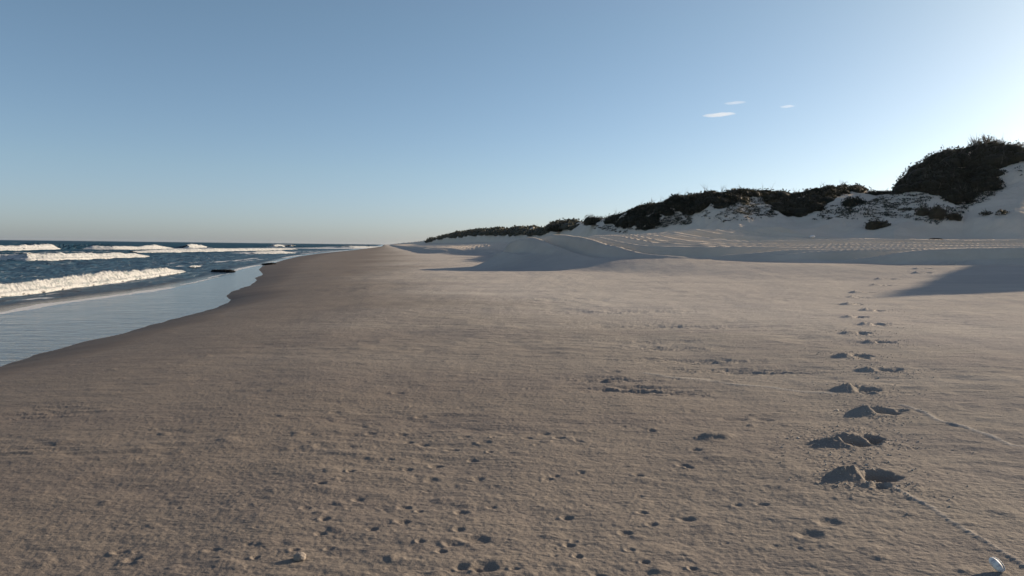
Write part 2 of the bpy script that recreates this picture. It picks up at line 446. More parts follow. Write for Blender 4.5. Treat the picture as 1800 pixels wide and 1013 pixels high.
# the walked trail of deep prints
TRAIL = [(1538, 842, .15, .11), (1496, 780, .13, .10), (1528, 770, .11, .09), (1550, 725, .15, .11), (1519, 687, .16, .11), (1553, 652, .15, .11), (1511, 627, .17, .11),
         (1550, 602, .16, .11), (1514, 586, .16, .11), (1542, 571, .16, .11), (1511, 558, .17, .11), (1542, 546, .16, .11), (1505, 536, .17, .12), (1514, 523, .2, .13),
         (1524, 514, .26, .14), (1555, 502, .24, .14), (1566, 491, .32, .16), (1628, 480, .26, .16), (1628, 473, .26, .16), (1672, 464, .28, .2), (1689, 459, .30, .2)]
trail_pts = []
for k, (px, py, a, b) in enumerate(TRAIL):
    p = hit(px, py); trail_pts.append(p)
    far = 1 + 0.028 * p[1]; a, b = a * .78, b * .80
    g_ = random.uniform(.8, 1.2); yaw = 0.2 + random.uniform(-.35, .35)
    pit(p[0] + .03 * far, p[1], a * .95, b * .95, 0.076 * far * g_, 0.010 * far, yaw, k * 3.7, (-0.7, -0.7))
    heap(p[0] - (a + .035) * far, p[1] + random.uniform(-.02, .06), .095 * far, .068 * far, 0.056 * far * random.uniform(.75, 1.2), random.uniform(-.3, .5), k * 2.9)
    if p[1] < 14:
        heap(p[0] + random.uniform(-.05, .1), p[1] + b + .05, .12, .05, .03 * random.uniform(.6, 1.3), random.uniform(-.3, .3), k * 4.1)
        if k % 2 == 0: pit(p[0] - .05, p[1] - .17, a * .55, b * .5, 0.028, 0.006, random.uniform(-.5, .5), k * 1.3 + 50, (0.6, -0.8))
        else: pit(p[0] + .22, p[1] + .06, a * .5, b * .5, 0.030, 0.006, random.uniform(-.5, .5), k * 1.3 + 50, (0.6, -0.8))
# thrown sand around the trail
tp = np.array(trail_pts)
n4 = np.searchsorted(RS, 40.0); j0, j1 = np.searchsorted(AZ, [math.radians(14), math.radians(37)])
sx, sy = X[:n4, j0:j1], Y[:n4, j0:j1]
dm = np.full(sx.shape, 1e9)
for p in tp: dm = np.minimum(dm, np.hypot((sx - p[0]) / 1.0, sy - p[1]))
msk = sstep(0.75, 0.15, dm) * (0.35 + 0.65 * sstep(-0.2, 0.3, perlin(sx * 2.0, sy * 2.0, 210)))
lump = np.maximum(fbm(sx * 17, sy * 17, 3, 211, 0.7), -0.1)
Z[:n4, j0:j1] += msk * 0.013 * lump
# softer, older prints and pits
SOFT = [(1424, 940, .11, .09, .030), (1457, 919, .10, .08, .030), (1365, 959, .05, .04, .016), (1290, 737, .20, .10, .030), (1341, 736, .15, .10, .032), (1260, 768, .15, .07, -.030),
        (835, 949, .13, .08, .034), (795, 957, .07, .05, .022), (853, 997, .09, .07, .034), (818, 1000, .08, .05, .026), (760, 843, .08, .06, .02), (719, 776, .06, .05, .024), (767, 818, .07, .06, .028), (840, 841, .06, .05, .022), (709, 917, .06, .05, .03),
        (811, 901, .055, .045, .025), (654, 931, .05, .04, .022), (564, 940, .045, .035, .022), (564, 853, .05, .04, .02), (997, 907, .05, .045, .026), (1208, 911, .07, .05, .026),
        (1101, 934, .055, .045, .024), (1002, 955, .04, .04, .024), (1016, 976, .035, .035, .022), (1201, 817, .06, .05, .024), (1224, 790, .06, .05, .022), (1129, 899, .05, .04, .018), (1296, 886, .05, .04, .02), (1341, 886, .06, .045, .022),
        (1237, 694, .10, .06, .022), (1133, 987, .035, .03, .02), (1217, 997, .035, .03, .02), (964, 841, .06, .045, .022), (975, 836, .05, .04, .02), (957, 764, .08, .05, .02), (927, 772, .06, .05, .02), (982, 771, .07, .05, .02),
        (1147, 920, .05, .04, .02), (1108, 966, .04, .035, .018), (744, 780, .07, .05, .02), (630, 879, .05, .04, .018), (711, 891, .06, .045, .02), (807, 931, .045, .04, .024), (739, 955, .035, .03, .02), (579, 966, .04, .03, .016), (776, 971, .04, .035, .02),
        (538, 895, .05, .04, .018), (570, 914, .04, .035, .018), (864, 892, .05, .04, .02), (796, 790, .08, .055, .022), (851, 779, .08, .055, .022), (818, 769, .08, .055, .022), (833, 809, .06, .05, .02), (706, 761, .07, .05, .022), (652, 761, .07, .05, .018), (739, 731, .08, .055, .022), (590, 724, .08, .06, .02),
        (375, 969, .05, .035, .016), (235, 985, .06, .045, .018), (700, 690, .1, .06, .018), (1145, 673, .12, .07, .02), (1080, 655, .12, .10, .035)]
for k, (px, py, a, b, dp) in enumerate(SOFT):
    p = flat(px, py, 0.03 if px > 600 else 0.0)
    p = hit(px, py)
    if dp > 0: pit(p[0], p[1], a * .62, b * .58, dp * .48, dp * 0.16, random.uniform(-.3, .3), k * 5.1 + 300, (-0.9, -0.3))
    else: pit(p[0], p[1], a, b, dp, 0.0, 0.2, k)
for k in range(130):
    px = random.gauss(900, 300); py = random.uniform(660, 1040)
    if not 150 < px < 1790: continue
    p = hit(px, py, 2.0, 30.0); q = random.random() ** 2
    a = 0.010 + 0.015 * q; dd = (0.003 + 0.007 * q) * random.uniform(.6, 1.2)
    pit(p[0], p[1], a * random.uniform(1, 1.8), a, dd, dd * 0.5, random.uniform(-.6, .6), k * 1.7 + 700, (-0.9, -0.3))
for k in range(240):                                            # little humps
    px = random.uniform(60, 1790); py = random.uniform(560, 1040)
    p = hit(px, py, 2.0, 40.0); a = random.uniform(.02, .05) * (1 + 0.04 * p[1])
    pit(p[0], p[1], a * 1.5, a, -random.uniform(.003, .008) * (1 + .03 * p[1]), 0.0, random.uniform(-.6, .6), k * 1.9 + 1700)

# wind-rippled hollows in the middle of the beach
for px, py, a, b, am in [(1085, 548, 2.2, .5, 1.3), (1150, 573, 1.8, .45, 1.3), (1130, 600, 1.0, .30, 1), (1175, 612, 1.0, .28, 1.2), (1215, 634, .95, .26, 1.4), (1275, 650, .9, .22, 1), (1070, 668, .55, .22, 1), (1110, 684, .6, .2, 1.2), (1160, 690, .5, .16, .9),
                         (1360, 655, .9, .16, .8), (930, 527, 2.6, .6, 1), (905, 512, 2.5, .5, .8), (1240, 575, 1.2, .3, .7), (1180, 497, 2.5, .5, .8), (90, 730, .5, .2, .4), (60, 790, .45, .18, .35), (110, 715, .5, .14, .35)]:
    p = hit(px, py, 2.0, 60.0)
    def fn(dx, dy, gx, gy, a=a, b=b, am=am):
        e = np.exp(-((dx + .25 * dy) / a) ** 2 - (dy / b) ** 2)
        return am * e * (-0.022 + 0.032 * fbm(gx * 2.6 / (a ** .5), gy * 9.0 / (a ** .5), 4, 245, 0.6))
    stamp(p[0], p[1], 2.2 * a, fn)

# thin raised lines that small animals pushed up under the crust
PALE = np.zeros_like(Z)
def ridge(pts, w, h, seed, pale=0.3):
    P = np.array([hit(px, py)[:2] for px, py in pts]); Q = [P[0]]
    for a, b in zip(P[:-1], P[1:]):
        n = max(2, int(np.hypot(*(b - a)) / 0.03))
        for i in range(1, n + 1): Q.append(a + (b - a) * i / n)
    Q = np.array(Q); s_ = np.arange(len(Q)) * 0.03
    nrm = np.array([-(P[-1] - P[0])[1], (P[-1] - P[0])[0]]); nrm /= np.hypot(*nrm)
    Q = Q + nrm[None] * (0.05 * perlin(s_ * 1.6, s_ * 0 + seed, 250) + 0.012 * perlin(s_ * 7, s_ * 0 + seed, 251))[:, None]
    rc_ = np.hypot(Q[:, 0], Q[:, 1]); a_ = np.arctan2(Q[:, 0], Q[:, 1])
    i0, i1 = np.searchsorted(RS, [rc_.min() - .3, rc_.max() + .3]); j0, j1 = np.searchsorted(AZ, [a_.min() - .05, a_.max() + .05])
    gx, gy = X[i0:i1, j0:j1], Y[i0:i1, j0:j1]; dmin = np.full(gx.shape, 1e9)
    for q in Q[::1]: 
        dmin = np.minimum(dmin, (gx - q[0]) ** 2 + (gy - q[1]) ** 2)
    PALE[i0:i1, j0:j1] = np.maximum(PALE[i0:i1, j0:j1], pale * np.exp(-dmin / w ** 2) * (0.75 + 0.6 * perlin(gx * 5, gy * 5, 253)))
    Z[i0:i1, j0:j1] += h * np.exp(-dmin / w ** 2) * (1 + 0.5 * perlin(gx * 3, gy * 3, 252))
ridge([(1560, 856), (1600, 875), (1640, 896), (1672, 920), (1702, 938), (1748, 968), (1795, 1000)], 0.018, 0.0065, 3.1, 0.34)
ridge([(1585, 713), (1622, 724), (1655, 740), (1700, 752), (1740, 766), (1776, 781), (1830, 786)], 0.026, 0.009, 7.7, 0.4)
ridge([(1135, 657), (1180, 664), (1240, 668), (1290, 678), (1360, 682), (1460, 692)], 0.04, 0.009, 12.4)

# tyre ruts along the berm
i0, i1 = np.searchsorted(RS, [24.0, 330.0]); j0, j1 = np.searchsorted(AZ, [math.radians(-16), math.radians(60)])
sl = (slice(i0, i1), slice(j0, j1))
gx, gy = X[sl], Y[sl]; al = 62 * np.arctan2(gx - 45, 112 - gy)      # smooth position along the bend
raw_de, _ = edge_dist(gx, gy)
ROAD = _chaikin(np.array([(120, 18), (80, 27), (58, 34), (44, 38.8), (32, 42), (22, 43.6), (13, 44.4), (7, 46.2), (3.8, 51), (3.6, 60), (5, 74), (2, 95), (-6, 114), (-14, 130), (-20, 160), (-31, 205), (-66, 400)], float), 2)
_RD, _ = _edge_raw(_GX, _GY, ROAD); _ga, _gb = np.gradient(_RD, 0.5); _RG = np.hypot(_ga, _gb)
for _ in range(5): _RG = np.minimum(_RG, (np.roll(_RG, 1, 0) + np.roll(_RG, -1, 0) + np.roll(_RG, 1, 1) + np.roll(_RG, -1, 1)) / 4)
_u = np.clip((gx + 90) / 0.5, 0, len(_gx) - 1.001); _v = np.clip((gy + 5) / 0.5, 0, len(_gy) - 1.001); _i = _v.astype(int); _j = _u.astype(int); _fv = _v - _i; _fu = _u - _j
def _rb_(T): return (T[_i, _j] * (1 - _fu) + T[_i, _j + 1] * _fu) * (1 - _fv) + (T[_i + 1, _j] * (1 - _fu) + T[_i + 1, _j + 1] * _fu) * _fv
road_d, road_g = _rb_(_RD), _rb_(_RG)
rut = np.zeros(gx.shape)
c = -8.5
for k in range(14):
    c += random.uniform(1.9, 3.3)
    off = c + 0.9 * perlin(al * 0.045 + k * 7.3, al * 0 + k, 260) + 0.5 * perlin(al * 0.02, al * 0 + k * 1.9, 261)
    for gap in ((0.0,) if k % 4 else (-0.7, 0.75)):
        e = road_d - off - gap
        wd = 0.38 + 0.08 * math.sin(k * 2.2)
        amp = 0.40 + 0.16 * perlin(al * 0.08 + k, al * 0 + gap, 262)
        rut += amp * (-1.0 * np.exp(-(e / wd) ** 4) + 0.95 * np.exp(-((np.abs(e) - 1.75 * wd) / (0.6 * wd)) ** 2))
churn = 0.018 * fbm(gx * 1.8, gy * 1.8, 4, 270, 0.65) + 0.04 * fbm(al * 0.22, road_d * 1.5, 3, 275, 0.6) + 0.15 * fbm(al * 0.10, road_d * 0.42, 2, 278)
pm = sstep(np.interp(MK['al'][sl], [0, 112, 119], [2.2, 2.2, 0.4]), np.interp(MK['al'][sl], [0, 112, 119], [4.0, 4.0, 2.0]), raw_de) * (1 - sstep(-0.25, -0.02, MK['q'][sl])) * sstep(330, 200, R[sl]) * (0.25 + 0.75 * sstep(130, 65, R[sl]))
pm = pm * (0.06 + 0.94 * sstep(0.80, 0.96, road_g))
Z[sl] += pm * (np.clip(rut, -0.45, 0.5) + churn)
# fine slumps and trampled texture on the dune faces
i0, i1 = np.searchsorted(RS, [45.0, 220.0]); sl = (slice(i0, i1), slice(j0, j1))
dm_ = sstep(0.05, 0.25, MK['q'][sl])
Z[sl] += dm_ * (0.16 * fbm(X[sl] * 0.9, Y[sl] * 0.9, 4, 280, 0.6))

NR, NC = Z.shape
V = np.stack([X, Y, Z], -1).reshape(-1, 3)
FQ = grid_faces(NR, NC, True)
_sd, _td = st_of(X, Y)
wet_dark = np.maximum(0.82 * (1 - sstep(0, 1, (_sd + 3.0 * fbm(X * 0.10, Y * 0.10, 3, 291) + 3) / np.clip(25 - 1.0 * _td, 9, 25))), 1 - sstep(0.18, 0.95, (MK['d'] + 0.9 * fbm(X * 0.35, Y * 0.18, 3, 290)) / MK['top'])).ravel()  # soaked near the water; also broadly darker to seaward and toward the camera
loose = np.maximum(sstep(-0.5, 7.0, MK['de'] + 1.2 * fbm(X * 0.4, Y * 0.4, 3, 295)), sstep(-0.2, 0.05, MK['q'])).ravel()  # dry inland sand, coloured brighter to imitate lit tracks and lifted dune shade
qf = MK['q'].ravel(); df = MK['de'].ravel()
cq = qf[FQ[:, 0]]; cd = df[FQ[:, 0]]; cr = R.ravel()[FQ[:, 0]]
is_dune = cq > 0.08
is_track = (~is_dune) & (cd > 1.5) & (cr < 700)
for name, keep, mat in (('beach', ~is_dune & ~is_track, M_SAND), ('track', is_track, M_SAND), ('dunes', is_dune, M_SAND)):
    v_, f_, a_ = sub_mesh(V, FQ, keep, {'wet_dark': wet_dark, 'pale': PALE.ravel(), 'loose': loose})
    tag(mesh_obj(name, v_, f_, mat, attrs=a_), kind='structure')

def surf(x, y):
    """finished sand height at a point"""
    r_ = math.hypot(x, y); a = math.atan2(x, y)
    i = int(np.clip(np.searchsorted(RS, r_), 1, NR - 1)); j = int(np.clip(np.searchsorted(AZ, a), 1, NC - 1))
    fi = (r_ - RS[i - 1]) / (RS[i] - RS[i - 1]); fj = (a - AZ[j - 1]) / (AZ[j] - AZ[j - 1])
    return float((Z[i - 1, j - 1] * (1 - fj) + Z[i - 1, j] * fj) * (1 - fi) + (Z[i, j - 1] * (1 - fj) + Z[i, j] * fj) * fi)

# ------------------------------------------------------------------ sea
def srows():
    r = []; x = 6.0
    while x < 9000:
        r.append(x); x += min(0.5 * x * x / (2.05 * 692.0), 0.010 * x if x < 1200 else 0.03 * x)
    return np.array(r)
SR = srows()
SAZ = np.radians(np.concatenate([np.arange(-110, -41, 0.5), np.arange(-41, 0, 0.06), np.arange(0, 8, 0.5)]))
A2, R2 = np.meshgrid(SAZ, SR); X2 = R2 * np.sin(A2); Y2 = R2 * np.cos(A2)
s2, t2 = st_of(X2, Y2)
off = shore_s(t2) - s2                      # metres seaward of the waterline

FLINE = [(-400, 610), (-200, 580), (0, 551), (120, 531), (180, 523), (300, 506), (345, 497), (385, 487), (425, 473), (482, 462.5), (520, 450), (600, 441), (650, 436)]
_f = np.array([flat(px, py, SEA) for px, py in FLINE]); _fs, _ft = st_of(_f[:, 0], _f[:, 1])
fl = np.maximum(shore_s(t2) - np.interp(t2, _ft, _fs), 0.4)      # width of the thin sheet of run-up
def wave_line(pts):
    P = np.array([flat(px, py, SEA)[:2] for px, py in pts]); return P
def poly_dist(P, x, y):
    best = np.full(x.shape, 1e9); sg = np.zeros(x.shape); al = np.zeros(x.shape); acc = 0
    for a, b in zip(P[:-1], P[1:]):
        ex, ey = b - a; L = math.hypot(ex, ey)
        k = np.clip(((x - a[0]) * ex + (y - a[1]) * ey) / L ** 2, 0, 1)
        d = np.hypot(x - a[0] - k * ex, y - a[1] - k * ey); m = d < best
        best = np.where(m, d, best); sg = np.where(m, np.sign(ex * (y - a[1]) - ey * (x - a[0])), sg); al = np.where(m, acc + k * L, al); acc += L
    return best, sg, al, acc
FOAMLINES = [  # thin lines of foam: photo points, width, strength
    ([(-80, 560), (0, 551), (45, 543), (85, 535), (120, 531), (180, 523), (240, 515), (300, 506)], 0.26, 1.25),
    ([(318, 501), (340, 497), (370, 490), (385, 487)], 0.22, 0.62), ([(365, 489), (390, 483), (405, 481)], 0.22, 0.66), ([(412, 476), (425, 472), (445, 468), (482, 463)], 0.30, 0.95),
    ([(470, 461), (490, 459)], 0.4, 0.8), ([(500, 453), (515, 450.5), (530, 448.5)], 0.5, 0.9), ([(530, 446.5), (560, 443.5), (620, 441)], 0.8, 0.8),
    ([(296, 463), (325, 462.5), (356, 461)], 0.5, 0.95), ([(382, 461), (410, 458.5), (449, 454)], 0.5, 0.90), ([(420, 460), (452, 457), (470, 455)], 0.5, 0.6),
    ([(517, 442.5), (560, 441.8), (614, 440.5)], 1.4, 0.95), ([(340, 470), (356, 466)], 0.4, 0.55), ([(40, 527), (75, 524)], 0.5, 0.62), ([(20, 535), (60, 531)], 0.4, 0.5),
    ([(60, 521), (110, 514)], 0.5, 0.45), ([(150, 515), (210, 506)], 0.4, 0.40), ([(300, 470), (322, 468)], 0.4, 0.6), ([(18, 427.2), (26, 427.4)], 6, 0.7)]
foam = 0.16 + 0.10 * sstep(60, 10, off) * sstep(2, 6, off) + 0.28 * fbm(X2 * 0.05, Y2 * 0.025, 3, 300) * sstep(4, 9, off) * sstep(140, 40, off)
for pts, w_, k_ in FOAMLINES:
    P = wave_line(pts); d_, _, al_, L_ = poly_dist(P, X2, Y2)
    wob = 1 + 0.9 * perlin(al_ * 0.8, al_ * 0 + w_ * 31, 301)
    foam = np.maximum(foam, k_ * np.exp(-(d_ / (w_ * np.clip(wob, .25, 2))) ** 2))
# foam sheets behind and between the breakers
for pts, w_, k_ in [([(-100, 446), (0, 444.5), (120, 443), (240, 441)], 6, .52), ([(300, 437.5), (360, 437.5), (440, 437), (510, 436)], 13, .66), ([(440, 446), (470, 444), (510, 444)], 7, .66),
                    ([(-60, 528), (0, 521), (110, 508.5), (200, 498), (300, 483)], 1.0, .55), ([(560, 437), (610, 436), (660, 434)], 26, .72), ([(480, 432.5), (520, 432.5)], 16, .75)]:
    P = wave_line(pts); d_, _, al_, L_ = poly_dist(P, X2, Y2)
    foam = np.maximum(foam, k_ * np.exp(-(d_ / w_) ** 2))
swash = sstep(0.5, -0.6, off - fl + 0.5 * fbm(X2 * 0.3, Y2 * 0.15, 2, 302))
amp = sstep(0.0, 9, off - fl)
zs = SEA + amp * (0.15 * fbm(s2 * 0.55 + 0.2 * t2, t2 * 0.22, 4, 310, 0.55)) * sstep(900, 60, R2) + amp * sstep(20, 60, off) * 0.16 * fbm(s2 * 0.12, t2 * 0.035, 2, 311) * sstep(1500, 200, R2)
zs += 0.004 * sstep(0.4, 2, off) * fbm(s2 * 1.2, t2 * 0.6, 2, 312) * sstep(120, 40, R2)

BREAKERS = [  # base line in the photo, height and how far it runs seaward in metres, label
    ([(-330, 566), (-200, 546), (-90, 532), (0, 521.8), (55, 515.5), (111, 508), (160, 502), (201, 497), (250, 489.5), (290, 484), (320, 479)], [.42, .42, .44, .46, .48, .50, .55, .62, .46, .50, .10], 1.5,
     'long foaming breaker rolling in nearest to the sand, tapering to a point'),
    ([(-200, 458), (-90, 458.5), (0, 458), (49, 458.4), (90, 457.5), (139, 456), (200, 454), (240, 452.6), (257, 451.5)], [.7, .75, .75, .9, .85, .78, .75, .6, .15], 3.0,
     'white breaker line directly behind the dark blue trough'),
    ([(236, 444.6), (300, 443.6), (360, 442.6), (417, 441.4), (470, 440.4), (520, 438.4)], [.3, .7, .75, .7, .65, .3], 4.0,
     'thin straight white breaker line below the short foam crest'),
    ([(-200, 441), (-80, 441), (0, 440.6), (50, 439.8), (97, 438.6), (110, 438.4)], [1.1, 1.1, 1.15, 1.2, 1.35, .3], 5.5,
     'outer white breaker reaching the edge of the photo under the open sea'),
    ([(142, 438.6), (165, 438.8), (200, 439), (250, 438.6), (276, 438.0), (300, 436.8)], [.3, 1.05, 1.0, .85, 1.4, .3], 5.5,
     'outer white breaker with a green gap beside it and a raised far end'),
    ([(325, 436.2), (333, 436.3), (345, 436.2), (356, 436), (366, 435.6)], [.4, 1.5, 1.7, 1.4, .3], 6.0,
     'short separate foam crest standing against the horizon'),
    ([(444, 446.3), (460, 446.2), (480, 446), (498, 445.6), (515, 445.2)], [.2, .5, .5, .65, .2], 4.0,
     'low patch of broken foam close to the sand beyond the dark rocks'),
    ([(470, 434.0), (485, 434.2), (500, 434), (512, 434.2), (522, 434)], [.3, 1.2, 1.7, 1.5, .3], 10.0,
     'small far breaker where the dark open sea narrows'),
    ([(580, 435.6), (600, 436.2), (618, 436.4), (640, 436), (668, 434)], [.3, 1.2, 1.3, 1.1, .3], 14.0,
     'farthest line of foam reaching the end of the beach'),
    ([(333, 471), (341, 470.8), (352, 469.6)], [.06, .17, .06], 0.6, 'small cap of foam between the nearest breaker tip and the dark rock'),
]
for pts, hs, wd, lab in BREAKERS:                      # a swell of water carries each breaker
    P = wave_line(pts); d_, sg, al_, L_ = poly_dist(P, X2, Y2)
    lens = np.concatenate([[0], np.cumsum(np.hypot(*(P[1:] - P[:-1]).T))])
    hh = 0.75 * np.interp(al_, lens, hs)
    sea_side = np.where(sg > 0, d_, -d_)
    prof = np.where(sea_side > 0, np.exp(-((sea_side - wd * .6) / (wd * 1.1)) ** 2), 0)
    zs += 0.55 * hh * prof * sstep(0, 1, off)
# the unbroken green shoulder in the outer breaker
P = wave_line([(90, 438.5), (128, 438.6), (165, 438.6)]); d_, sg, al_, L_ = poly_dist(P, X2, Y2)
zs += 1.0 * np.exp(-((d_ - 3) / 5) ** 2) * (sg > 0)
chop = 0.02 + 0.98 * sstep(-0.2, 1.6, off - fl)
V2 = np.stack([X2, Y2, zs], -1).reshape(-1, 3); F2 = grid_faces(*zs.shape)
keep = (off.ravel()[F2] > -3.0).any(1)
at2 = {'foam': foam.ravel(), 'swash': swash.ravel(), 'chop': chop.ravel(), 'far': (sstep(2, 45, off)).ravel()}
v_, f_, a_ = sub_mesh(V2, F2, keep, at2)
tag(mesh_obj('sea', v_, f_, M_SEA, attrs=a_), kind='structure')

# ------------------------------------------------------------------ breaking waves
ICO_V = None
def ico():
    t = (1 + 5 ** .5) / 2
    v = np.array([(-1, t, 0), (1, t, 0), (-1, -t, 0), (1, -t, 0), (0, -1, t), (0, 1, t), (0, -1, -t), (0, 1, -t), (t, 0, -1), (t, 0, 1), (-t, 0, -1), (-t, 0, 1)]) / math.hypot(1, t)
    f = np.array([(0, 11, 5), (0, 5, 1), (0, 1, 7), (0, 7, 10), (0, 10, 11), (1, 5, 9), (5, 11, 4), (11, 10, 2), (10, 7, 6), (7, 1, 8), (3, 9, 4), (3, 4, 2), (3, 2, 6), (3, 6, 8), (3, 8, 9), (4, 9, 5), (2, 4, 11), (6, 2, 10), (8, 6, 7), (9, 8, 1)])
    return v, f
ICO_V, ICO_F = ico()
def blobs(C, S):
    """many small rough lumps; C (n,3) centres, S (n,) or (n,3) radii"""
    n = len(C); S = np.asarray(S); S = S[:, None] * np.ones(3) if S.ndim == 1 else S
    vv = C[:, None, :] + ICO_V[None] * S[:, None, :] * (1 + 0.25 * rng.normal(size=(n, 12, 1)))
    ff = ICO_F[None] + (np.arange(n) * 12)[:, None, None]
    return vv.reshape(-1, 3), ff.reshape(-1, 3)
def quads_to_tris(q): return np.concatenate([q[:, [0, 1, 2]], q[:, [0, 2, 3]]])
for bi, (pts, hs, wd, lab) in enumerate(BREAKERS):
    P = wave_line(pts)
    lens = np.concatenate([[0], np.cumsum(np.hypot(*(P[1:] - P[:-1]).T))]); L = lens[-1]
    step = max(0.06, 0.0016 * np.hypot(*P.mean(0))); n = int(min(1400, L / step)); m = 34
    l = np.linspace(0, L, n); cx = np.interp(l, lens, P[:, 0]); cy = np.interp(l, lens, P[:, 1]); hh = 0.75 * np.interp(l, lens, hs)
    tx = np.gradient(cx); ty = np.gradient(cy); tl = np.hypot(tx, ty); tx /= tl; ty /= tl
    nx, ny = -ty, tx                                   # seaward normal (line runs away from the camera)
    if (nx * math.cos(SA) + ny * math.sin(SA)).mean() > 0: nx, ny = -nx, -ny
    v = np.linspace(0, 1, m)
    # section: toe at v=0, steep bumpy front, rounded crest, long low back sinking into the sea
    prof = np.interp(v, [0, .05, .16, .27, .40, .48, .6, .8, 1], [-.4, .14, .26, .62, .93, 1.0, .86, .45, -.2])
    LL, VV = np.meshgrid(l, v, indexing='ij')
    k = wd * np.interp(hh, [0, max(hs)], [.35, 1.0])[:, None] * (1 + .25 * perlin(l * .35 / wd, l * 0 + bi, 320))[:, None]
    sc = 1.0 / max(wd, 1)
    hvar = 1 + 0.30 * fbm(l * 0.9 * sc * 1.5, l * 0 + bi * 3.1, 3, 321)
    Zw = SEA + 0.07 + prof[None] * hh[:, None] * hvar[:, None]
    lumpn = fbm(LL * 6.0 * sc * 1.5 + VV * 2.0, VV * k / wd * 3.0 + LL * .8 * sc, 5, 322 + bi, 0.62)
    wv = np.sin(np.pi * np.clip(VV, 0.0, 1)) ** .6
    push = 0.20 * hh[:, None] * lumpn * sstep(0.03, 0.22, VV) * sstep(1, .7, VV)
    D = VV * k - 0.16 * wd
    Xw = cx[:, None] + nx[:, None] * D - nx[:, None] * push * .8; Yw = cy[:, None] + ny[:, None] * D - ny[:, None] * push * .8
    Zw = Zw + push
    Vw = np.stack([Xw, Yw, Zw], -1).reshape(-1, 3); Fw = quads_to_tris(grid_faces(n, m))
    # torn spray and lumps along the crest and toe
    nb = int(n * 1.3); ii = rng.integers(0, n, nb); jj = np.clip(rng.normal(15, 4, nb), 1, m - 2).astype(int)
    lowb = rng.random(nb) < .35; jj[lowb] = rng.integers(0, 4, lowb.sum())
    C = np.stack([Xw[ii, jj], Yw[ii, jj], Zw[ii, jj]], -1); C[:, 2] += np.where(lowb, .01, np.abs(rng.normal(0, .10, nb)) * hh[ii])
    C[:, 0] += rng.normal(0, .12 * wd, nb) * (~lowb * .3 + lowb * .5) + np.where(lowb, .1 * wd, 0); 
    S = np.stack([rng.uniform(.02, .05, nb), rng.uniform(.02, .05, nb), rng.uniform(.015, .04, nb)], -1) * np.maximum(hh[ii], .2)[:, None] * 1.2
    bv, bf = blobs(C, S)
    lc = np.maximum(sstep(.42, 1.0, VV), .8 * sstep(.14, .0, VV)); lc = np.maximum(lc, .55 * sstep(.1, .5, fbm(LL * .5 * sc * 1.5, VV * 1.5, 3, 400 + bi)))
    lc = np.concatenate([lc.ravel(), np.full(len(bv), .1)])
    Vw, Fw = np.concatenate([Vw, bv]), np.concatenate([Fw, bf + len(Vw)])
    tag(mesh_obj('breaking_wave', Vw, Fw, M_FOAM, attrs={'lace': lc}), lab, 'wave', 'waves breaking along the shore')

# ------------------------------------------------------------------ bushes
def leaf_quads(C, N, size):
    """one small tilted leaf-clump face at every centre"""
    n = len(C)
    a = rng.normal(size=(n, 3)); a -= (a * N).sum(1)[:, None] * N * .3; a /= np.linalg.norm(a, axis=1)[:, None]
    b = np.cross(N + .7 * rng.normal(size=(n, 3)), a); b /= np.linalg.norm(b, axis=1)[:, None] + 1e-9
    s = size * rng.uniform(.55, 1.3, n)
    a = a * s[:, None]; b = b * (s * rng.uniform(.45, .8, n))[:, None]
    v = np.stack([C - a, C - .15 * a + b, C + a, C + .15 * a - b], 1).reshape(-1, 3)
    f = np.arange(n * 4).reshape(n, 4)
    return v, f
def dome(c, ax, ay, h, n, size, core=True, lift=0.0):
    """lumpy low bush: leaf faces over an uneven dome, with a dark leafy core"""
    th = rng.uniform(0, 2 * np.pi, n); u = rng.uniform(0.0, 1, n)
    ph = np.arccos(1 - u * 1.0)
    d = np.stack([np.sin(ph) * np.cos(th), np.sin(ph) * np.sin(th), np.cos(ph)], 1)
    sd = rng.uniform(0, 100)
    lob = 1 + .28 * perlin(d[:, 0] * 2.2 + sd, d[:, 1] * 2.2 + d[:, 2], 330) + .16 * perlin(d[:, 0] * 5 + sd, d[:, 1] * 5 - d[:, 2] * 3, 331)
    rad = lob * (1 - .35 * rng.random(n) ** 2.2) + (rng.random(n) < .05) * rng.uniform(0, .14, n)
    C = d * rad[:, None] * np.array([ax, ay, h]) + c + np.array([0, 0, lift])
    out = [leaf_quads(C, d, size)]
    if core:
        kn, km = 14, 6
        t_, p_ = np.meshgrid(np.linspace(0, 2 * np.pi, kn + 1), np.linspace(0.05, np.pi * .62, km), indexing='ij')
        dd = np.stack([np.sin(p_) * np.cos(t_), np.sin(p_) * np.sin(t_), np.cos(p_)], -1)
        vv = (dd * np.array([ax, ay, h]) * .78).reshape(-1, 3) + c + np.array([0, 0, lift])
        out.append((vv, grid_faces(kn + 1, km)))
    return out
def join(parts):
    V, Fs, o = [], [], 0
    for v, f in parts:
        V.append(v); Fs.append(f + o); o += len(v)
    return np.concatenate(V), np.concatenate(Fs)
def in_poly(px, py, poly):
    ins = np.zeros(px.shape, bool); P = poly; j = len(P) - 1
    for i in range(len(P)):
        (xi, yi), (xj, yj) = P[i], P[j]
        ins ^= ((yi > py) != (yj > py)) & (px < (xj - xi) * (py - yi) / (yj - yi + 1e-9) + xi); j = i
    return ins
